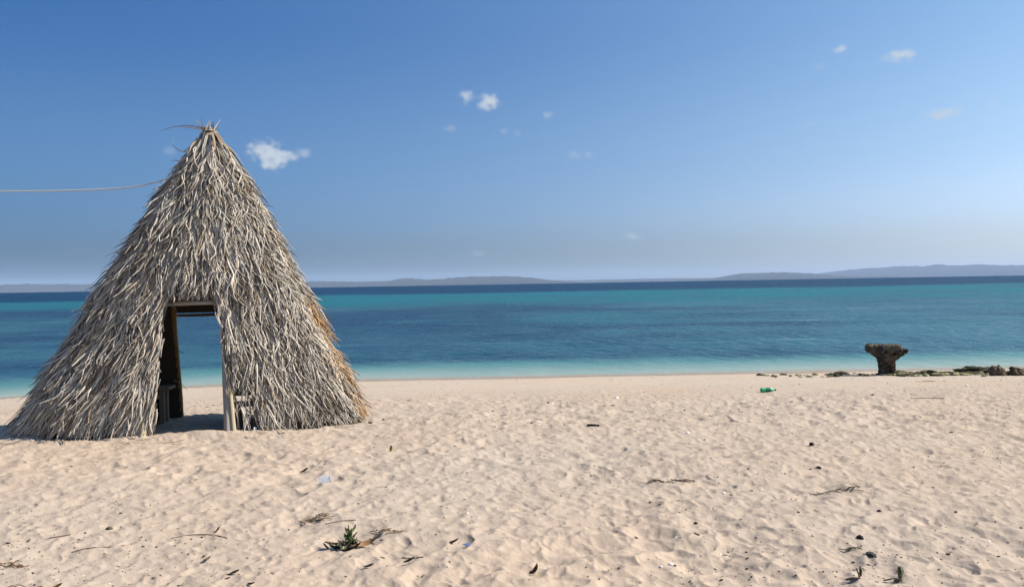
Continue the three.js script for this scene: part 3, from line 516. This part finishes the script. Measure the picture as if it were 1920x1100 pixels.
// green plastic bottle on the berm, and one inside the hut
function bottle(x, z, turn, label, len, colr, tilt) {
  const b = thing('plastic_bottle', 0, 0, 0); place(b, x, z, .028, turn); b.rotation.z = tilt; tag(b, label, 'bottle', 'green bottles');
  const prof = [[0, 0], [.030, .002], [.036, .012], [.036, .06], [.034, .075], [.036, .09], [.036, .15], [.034, .165], [.030, .18], [.018, .205], [.013, .215], [.013, .228]].map(([r, y]) => new THREE.Vector2(r, y * len / .24));
  const g = new THREE.LatheGeometry(prof, 28); const p = g.attributes.position; for (let k = 0; k < p.count; k++) { const y = p.getY(k); p.setXYZ(k, p.getX(k) * (1 + .10 * n3(y * 22, 2, p.getZ(k) * 20)), y, p.getZ(k) * (.86 + .2 * n3(y * 18, p.getX(k) * 20, 5))); } g.computeVertexNormals(); g.rotateZ(Math.PI / 2); g.translate(len / 2, 0, 0);
  mesh('bottle_body', g, new THREE.MeshPhysicalMaterial({ color: colr, roughness: .3, transmission: .25, thickness: 0, side: THREE.DoubleSide }), b);
  const lb = new THREE.CylinderGeometry(.0365, .0365, len * .26, 24, 1, true); lb.rotateZ(Math.PI / 2); lb.translate(len * .02, 0, 0); mesh('label_band', lb, std(lin(.02, .09, .065), .5), b).userData.label = 'dark green band round the bottle';
  const cp = new THREE.CylinderGeometry(.0155, .0155, .02, 18); cp.rotateZ(Math.PI / 2); cp.translate(-len / 2 + .004, 0, 0); mesh('cap', cp, std(lin(.03, .16, .07), .5), b);
}
bottle(3.89, -12.26, Math.PI + .15, 'crushed green plastic bottle lying at the top of the beach', .24, lin(.03, .42, .15), 0);
bottle(-4.62, -10.42, .3, 'bright green plastic bottle lying in the shade inside the hut', .21, lin(.06, .55, .16), 0.04);

// clear crumpled cup
{ const c = thing('plastic_cup', 0, 0, 0); place(c, -1.55, -6.5, .03, .25); tag(c, 'crumpled clear plastic cup lying on the sand', 'cup');
  const prof = [[0, 0], [.024, .001], [.026, .004], [.036, .085], [.038, .088], [.0365, .09]].map(([r, y]) => new THREE.Vector2(r, y)), g = new THREE.LatheGeometry(prof, 26), p = g.attributes.position; for (let k = 0; k < p.count; k++) { const y = p.getY(k); p.setXYZ(k, p.getX(k), y + .006 * n3(p.getX(k) * 40, y * 30, p.getZ(k) * 40), p.getZ(k) * (.75 + .4 * n3(y * 25, p.getX(k) * 25, 4))); } g.computeVertexNormals(); g.rotateZ(-Math.PI / 2); g.translate(-.045, 0, 0);
  mesh('cup_wall', g, new THREE.MeshPhysicalMaterial({ color: lin(.82, .86, .92), roughness: .25, transmission: .7, thickness: 0, ior: 1.45, side: THREE.DoubleSide }), c);
  const rim = new THREE.TorusGeometry(.037, .0035, 8, 26); rim.scale(1, .8, 1); rim.rotateY(Math.PI / 2); rim.translate(.046, 0, 0); mesh('rim', rim, std(lin(.22, .28, .42), .35), c); }

// beach plant with a dry leaf beside it
{ const r = rng(31), pl = thing('beach_plant', 0, 0, 0); place(pl, -1.04, -4.98, -.005, 0); pl.scale.setScalar(1.15); tag(pl, 'small green plant sprouting from dark withered stems in the sand', 'plant');
  for (let k = 0; k < 22; k++) { const a = k * 2.4, h = .02 + .08 * r(), e = .008 + .022 * r(), x0 = (r() - .5) * .03, g = leafGeo(.036 + .022 * r(), .014, .7, .5, k); g.rotateZ(.2 + .9 * r()); g.rotateY(a); g.translate(x0 + Math.cos(a) * e, h, -Math.sin(a) * e - .01); mesh('leaf', g, k % 3 ? MGr : MGr2, pl); }
  mesh('stem', tubeGeo([[0, -.02, 0], [.002, .05, -.005], [-.004, .125, -.01]], .0032), MGr, pl);
  for (let k = 0; k < 46; k++) { const a = r() * 6.28, l = .03 + .06 * r(), cx = -.025 + .09 * (r() - .5), g = leafGeo(.035 + .03 * r(), .012 + .008 * r(), 1.2 * r(), .6, k + 50); g.rotateZ(r() * .7); g.rotateY(a); g.translate(cx + Math.cos(a) * l * .8, .008 + .03 * r(), .02 + Math.sin(a) * l * .4); mesh('withered_leaf', g, [MB, MTw, MOl][k % 3], pl); }
  for (let k = 0; k < 7; k++) { const a = r() * 6.28, l = .05 + .05 * r(); mesh('withered_stem', tubeGeo([[0, .01, .01], [Math.cos(a) * l * .5, .03 + .02 * r(), Math.sin(a) * l * .4], [Math.cos(a) * l, .015 + .03 * r(), Math.sin(a) * l * .6]], .0024, 10), MTw, pl); }
  const lf = mesh('dry_leaf', leafGeo(.14, .05, 1.1, .5, 3), std(lin(.30, .17, .08), .8), scene); place(lf, -.93, -4.97, .012, .25); lf.rotation.x = .3; tag(lf, 'curled tan dry leaf against the small green plant', 'leaf'); }
// two little seedlings at the lower right
for (const [x, z, label, n, sc, m] of [[2.03, -4.23, 'green seedling growing at the lower right corner of the sand', 13, 1, MGr2], [1.81, -4.22, 'thin pale seedling to the left of the green seedling', 7, .8, MTan]]) {
  const r = rng(Math.round(x * 100)), pl = thing('seedling', 0, 0, 0); place(pl, x, z, -.004, 0); tag(pl, label, 'seedling');
  for (let k = 0; k < n; k++) { const a = k * 2.4 + r(), g = leafGeo((.04 + .02 * r()) * sc, .011 * sc, .5, .5, k); g.rotateZ(.8 + .6 * r()); g.rotateY(a); g.translate(Math.cos(a) * .012, .02 + .025 * r(), -Math.sin(a) * .012); mesh('leaf', g, k % 3 ? m : MOl, pl); }
  for (let k = 0; k < 6; k++) { const a = 2.4 + r() * 2, l = .05 + .05 * r(); mesh('root', tubeGeo([[0, .006, .01], [Math.cos(a) * l * .5, .012, .01 + Math.abs(Math.sin(a)) * l * .3], [Math.cos(a) * l, .006, .015 + Math.abs(Math.sin(a)) * l * .3]], .003, 8), MB, pl); }
}
// leaves, husks, sticks and scraps
const leafAt = (name, x, z, len, wid, curl, turn, m, label, up = .008, tilt = 0) => { const o = mesh(name, leafGeo(len, wid, curl, .5, x * 3 + z), m, scene); place(o, x, z, up, turn); o.rotation.z = tilt; tag(o, label, 'leaf', 'fallen leaves on the sand'); };
leafAt('dry_leaf', -1.20, -7.78, .07, .03, 1.2, 1.2, MYel, 'small yellow leaf standing on the sand near the hut', .02, .8);
leafAt('dry_leaf', -1.82, -6.92, .075, .035, .9, .5, MB, 'black curled leaf behind the clear cup', .014, .25);
leafAt('dry_leaf', .105, -4.47, .075, .04, 2.0, .35, MBr, 'curled red-brown leaf near the bottom edge of the sand', .014, .35);
leafAt('dry_leaf', -.385, -4.98, .058, .026, 1.2, .1, MB, 'dark forked leaf behind the blue scrap', .012, .1);
leafAt('dry_leaf', -1.985, -5.32, .05, .02, 1, .9, MBr, 'rusty narrow leaf left of the dry weed tangle', .012, .5);
leafAt('dry_leaf', -2.52, -4.37, .07, .03, .8, .4, MBr, 'brown leaf at the bottom left of the sand', .012, .2);
leafAt('dry_leaf', -.84, -4.54, .06, .022, .8, .2, MB, 'dark leaf in front of the green plant', .01, .1);
leafAt('dry_leaf', -.62, -4.62, .07, .024, .9, .3, MB, 'dark leaf between the plant and the blue scrap', .012, .15);
leafAt('dry_leaf', -1.61, -4.53, .075, .022, .6, .55, MB, 'dark narrow leaf on the sand left of the plant', .01, .1);
leafAt('dry_leaf', -1.44, -4.33, .05, .022, .8, -.3, MB, 'small black leaf at the bottom edge left of the plant', .01, .1);
leafAt('dry_leaf', -1.85, -4.78, .05, .022, .8, .8, MTw, 'small brown leaf beside the two dark seed pods', .01, .1);
const lumpAt = (name, cat, x, z, w, h, d, m, label, up = 0, turn = 0) => { const o = mesh(name, lump(w * .85, h * .75, d * .85, x * 5 + z), m, scene); place(o, x, z, up * .3 - h * .08, turn || x * 7); tag(o, label, cat); };
lumpAt('seed_husk', 'husk', -1.72, -9.55, .06, .042, .05, std(lin(.05, .035, .025), .9), 'dark brown husk near the right foot of the hut', .012);
lumpAt('seed_husk', 'husk', -1.62, -9.92, .04, .03, .04, MTw, 'smaller husk behind the dark brown husk by the hut', .008);
lumpAt('seed_husk', 'husk', 2.83, -7.63, .05, .045, .045, MB, 'black lumpy husk right of the middle of the sand', .012);
lumpAt('seed_pod', 'seed pod', 2.55, -6.72, .05, .016, .026, MB, 'right one of a pair of dark seed pods', .004);
lumpAt('seed_pod', 'seed pod', 2.48, -6.72, .034, .014, .022, MTw, 'left one of a pair of dark seed pods', .004);
lumpAt('seed_husk', 'husk', 2.11, -4.91, .048, .03, .04, MB, 'round black husk half buried at the lower right', .006);
lumpAt('weed_clump', 'weed', 2.05, -4.62, .085, .022, .05, std(lin(.045, .045, .04), .9), 'flat dark clump of weed above the seedlings', .002);
lumpAt('stone', 'stone', -2.76, -5.43, .06, .024, .04, std(lin(.09, .085, .06), .9), 'wedge-shaped dark stone on the left part of the sand', .006);
lumpAt('seed_pod', 'seed pod', -2.86, -5.79, .03, .016, .022, MB, 'little black pod behind the wedge-shaped stone', .004);
lumpAt('seed_pod', 'seed pod', -1.90, -4.86, .026, .016, .022, MB, 'dark seed pod at the left of two beside the brown leaf', .004);
lumpAt('seed_pod', 'seed pod', 1.20, -5.33, .034, .016, .024, MB, 'dark pod below the pile of twigs', .004);
lumpAt('seed_pod', 'seed pod', 2.5, -5.5, .034, .016, .024, MB, 'dark pod below the curved twig', .004);
lumpAt('seed_pod', 'seed pod', 1.93, -5.47, .03, .016, .024, MB, 'black pod left of the one below the curved twig', .004);
lumpAt('wood_chunk', 'driftwood', 1.34, -10.89, .085, .02, .035, MB, 'short black chunk of driftwood near the white scrap', .006);
lumpAt('wood_chunk', 'driftwood', 1.22, -10.86, .04, .02, .03, MTw, 'small brown chunk beside the black driftwood', .006);
lumpAt('white_scrap', 'litter', 1.51, -11.71, .085, .028, .05, MWh, 'white plastic scrap behind the black driftwood chunk', .004);
lumpAt('white_scrap', 'litter', 1.82, -8.42, .05, .024, .035, MWh, 'white plastic scrap alone in the middle of the sand', .004);
lumpAt('white_scrap', 'litter', 1.57, -6.03, .035, .014, .03, MWh, 'white scrap beside a dark pod right of the twig pile', .004);
lumpAt('seed_pod', 'seed pod', 1.61, -5.98, .045, .014, .02, MB, 'dark pod touching the white scrap', .004);
lumpAt('shell', 'shell', .54, -11.22, .04, .028, .03, MWh, 'pale shell on the upper beach left of the driftwood', .006);
lumpAt('stone', 'stone', .48, -11.18, .04, .024, .03, MB, 'dark stone beside the pale shell', .006);
lumpAt('shell', 'shell', .88, -4.57, .03, .02, .02, MWh, 'whitish shell at the bottom edge of the sand', .006);
lumpAt('shell', 'shell', .82, -4.54, .018, .012, .016, MWh, 'tiny shell left of the whitish shell', .004);
lumpAt('shell', 'shell', 2.89, -4.89, .03, .012, .018, MWh, 'white shell near the right edge of the sand', .004);
lumpAt('white_scrap', 'litter', 7.3, -12.9, .06, .03, .05, MWh, 'white scrap at the right below the rocks', .006);
lumpAt('coconut_husk', 'husk', -2.80, -9.00, .16, .075, .10, std(lin(.30, .20, .11), .9), 'tan coconut husk against the foot of the hut', .02);
lumpAt('shell', 'shell', -2.90, -8.96, .05, .045, .04, MWh, 'pale shell beside the tan coconut husk', .02);
{ const r = rng(61); for (let k = 0; k < 16; k++) { const f = r(), x = mix(-5.9, -1.7, f), z = (x < -3.9 ? -8.72 : x < -3.1 ? -8.62 : mix(-8.75, -9.6, (x + 3.1) / 1.4)) + .28 * r(), o = mesh('fallen_palm_strip', leafGeo(.12 + .16 * r(), .016, .5 * r(), .5, k), std(lin(.36, .32, .26), .8), scene); place(o, x, z, .012, r() * 3); tag(o, 'dry grey palm strip fallen on the sand along the hut wall', 'palm strip', 'palm strips fallen beside the hut'); } }
// blue scrap: a folded piece of plastic
{ const sh = new THREE.Shape([new THREE.Vector2(-.026, .004), new THREE.Vector2(.012, .013), new THREE.Vector2(.022, -.014), new THREE.Vector2(.0, -.009)]), g = new THREE.ExtrudeGeometry(sh, { depth: .003, bevelEnabled: true, bevelSize: .001, bevelThickness: .001, bevelSegments: 1 }); g.rotateX(-.9);
  const o = mesh('blue_scrap', g, std(lin(.10, .14, .30), .45), scene); place(o, -.3, -4.86, .014, .1); tag(o, 'three-cornered blue plastic scrap stuck in the sand', 'litter'); }
// sticks and twigs, shaped along the sand
const stick = (name, pts, r, m, label, cat = 'stick') => { const p = pts.map(([x, z, up]) => S3(x, z, (up || 0) + r * .7)); tag(mesh(name, tubeGeo(p, r, 20), m, scene), label, cat); };
stick('stick', [[.82, -9.02, .004], [.88, -9.0, .006], [.955, -8.985, .004]], .011, MB, 'short black stick in the middle of the upper sand');
stick('stick', [[1.795, -4.79, .004], [1.835, -4.74, .008], [1.865, -4.70, .012]], .0025, MWh, 'thin white stick left of the seed row');
stick('twig', [[-1.10, -5.5, .002], [-1.2, -5.48, .003], [-1.3, -5.45, .002]], .0026, MTw, 'straight twig right of the dry weed tangle', 'twig');
stick('twig', [[-2.78, -5.0, .002], [-2.68, -5.02, .004], [-2.58, -5.06, .004], [-2.5, -5.1, .002]], .0026, MTw, 'thin twig below the wedge-shaped stone', 'twig');
stick('twig', [[-3.05, -5.22, .003], [-2.99, -5.25, .004], [-2.94, -5.28, .002]], .0032, MTw, 'short dark twig left of the wedge-shaped stone', 'twig');
stick('twig', [[-2.25, -5.22, .002], [-2.15, -5.28, .005], [-2.0, -5.27, .004], [-1.88, -5.2, .002]], .0026, MTw, 'bent twig with side shoots left of the rusty leaf', 'twig');
stick('twig', [[5.4, -10.9, .002], [5.6, -10.92, .004], [5.85, -10.9, .002]], .0042, MTw, 'thin twig near the right edge of the upper sand', 'twig');
stick('twig', [[-.68, -4.75, .002], [-.62, -4.72, .006], [-.55, -4.71, .003]], .003, MB, 'dark twig right of the green plant', 'twig');
function tangle(name, x, z, w, d, n, seed, mats, label, cat) {
  const r = rng(seed), t = thing(name, x, 0, z); tag(t, label, cat);
  for (let k = 0; k < n; k++) { const cx = x + (r() - .5) * w, cz = z + (r() - .5) * d, a = (r() - .5) * 1.6 + (r() < .5 ? Math.PI : 0), l = .03 + .07 * r(), P = []; for (let q = 0; q < 4; q++) { const f = q / 3 - .5, px = cx + Math.cos(a) * l * f + .012 * (r() - .5), pz = cz + Math.sin(a) * l * f + .012 * (r() - .5); P.push([px - x, sandY(px, pz) + .004 + .014 * r(), pz - z]); } mesh('twig', tubeGeo(P, .0016 + .0018 * r(), 10), mats[k % mats.length], t); }
}
tangle('twig_pile', 1.26, -6.42, .34, .10, 22, 3, [MTw, MB, MTw], 'loose pile of dark twigs in the middle of the sand', 'twigs');
tangle('twig_pile', 2.28, -6.0, .30, .03, 9, 41, [MTw, MTw, MOl], 'line of thin broken twigs on the right part of the sand', 'twigs');
tangle('twig_pile', 2.54, -6.08, .14, .12, 12, 42, [MTw, MB, MOl], 'small heap of twigs at the end of the twig line', 'twigs');
tangle('dry_weed', -1.40, -5.60, .19, .12, 22, 4, [MTan, MTw, MBr, MOl], 'tangle of dry brown weed behind the green plant', 'weed');
tangle('dry_weed', -.86, -5.2, .22, .12, 14, 5, [MTan, MTw], 'sparse pale dry stems right behind the green plant', 'weed');
tangle('dry_weed', -3.0, -4.72, .22, .1, 16, 6, [MBr, MTan, MTw], 'brown dry weed at the left edge of the sand', 'weed');
tangle('seed_row', 2.0, -4.76, .09, .02, 7, 7, [MB, MOl], 'short row of dark seed bits above the flat weed clump', 'seeds');
tangle('dry_weed', -2.62, -4.32, .2, .1, 14, 8, [MTan, MTw, MBr], 'light brown dry stems at the bottom left corner', 'weed');
tangle('dry_weed', 7.4, -14.2, .5, .15, 18, 12, [MTan, MBr], 'reddish dry weed on the sand below the mushroom rock', 'weed');
// specks: bits of bark, weed and shell too many to count
{
  const r = rng(21), g = rockGeo(1, 1, 1, 2, .45, 0.5); g.deleteAttribute('color');
  const N = 4600, im = new THREE.InstancedMesh(g, std(lin(1, 1, 1), .9), N), M = new THREE.Matrix4(), c = new THREE.Color(); let k = 0;
  while (k < N) {
    const d = 1 / mix(1 / 3.6, 1 / 19, r()), x = (r() * 2 - 1) * .85 * d, z = -d; if (r() > .55 + .9 * n3(x * .6, d * .6, 4.4)) continue;
    if (x < -1.5 && x > -6.3 && d > 8.7 && d < 10.6) continue;
    const s = (.005 + .017 * r() * r() * r()) * (d > 9 ? 1.35 : 1), y = sandY(x, z) + s * .08;
    M.compose(new THREE.Vector3(x, y, z), new THREE.Quaternion().setFromEuler(new THREE.Euler(0, r() * 6.3, (r() - .5) * .4)), new THREE.Vector3(s * (1 + 2.2 * r() * r()), s * .45, s * .8));
    im.setMatrixAt(k, M); const q = r(); c.setRGB(...(q < .40 ? [.05, .04, .03] : q < .78 ? [.13, .095, .065] : q < .93 ? [.10, .095, .06] : [.6, .57, .5])); im.setColorAt(k, c); k++;
  }
  im.name = 'beach_litter'; im.castShadow = im.receiveShadow = true; scene.add(im); tag(im, 'tiny dark bits of bark, weed and shell strewn over the sand', 'litter', null, 'stuff');
}
renderer.render(scene, camera);
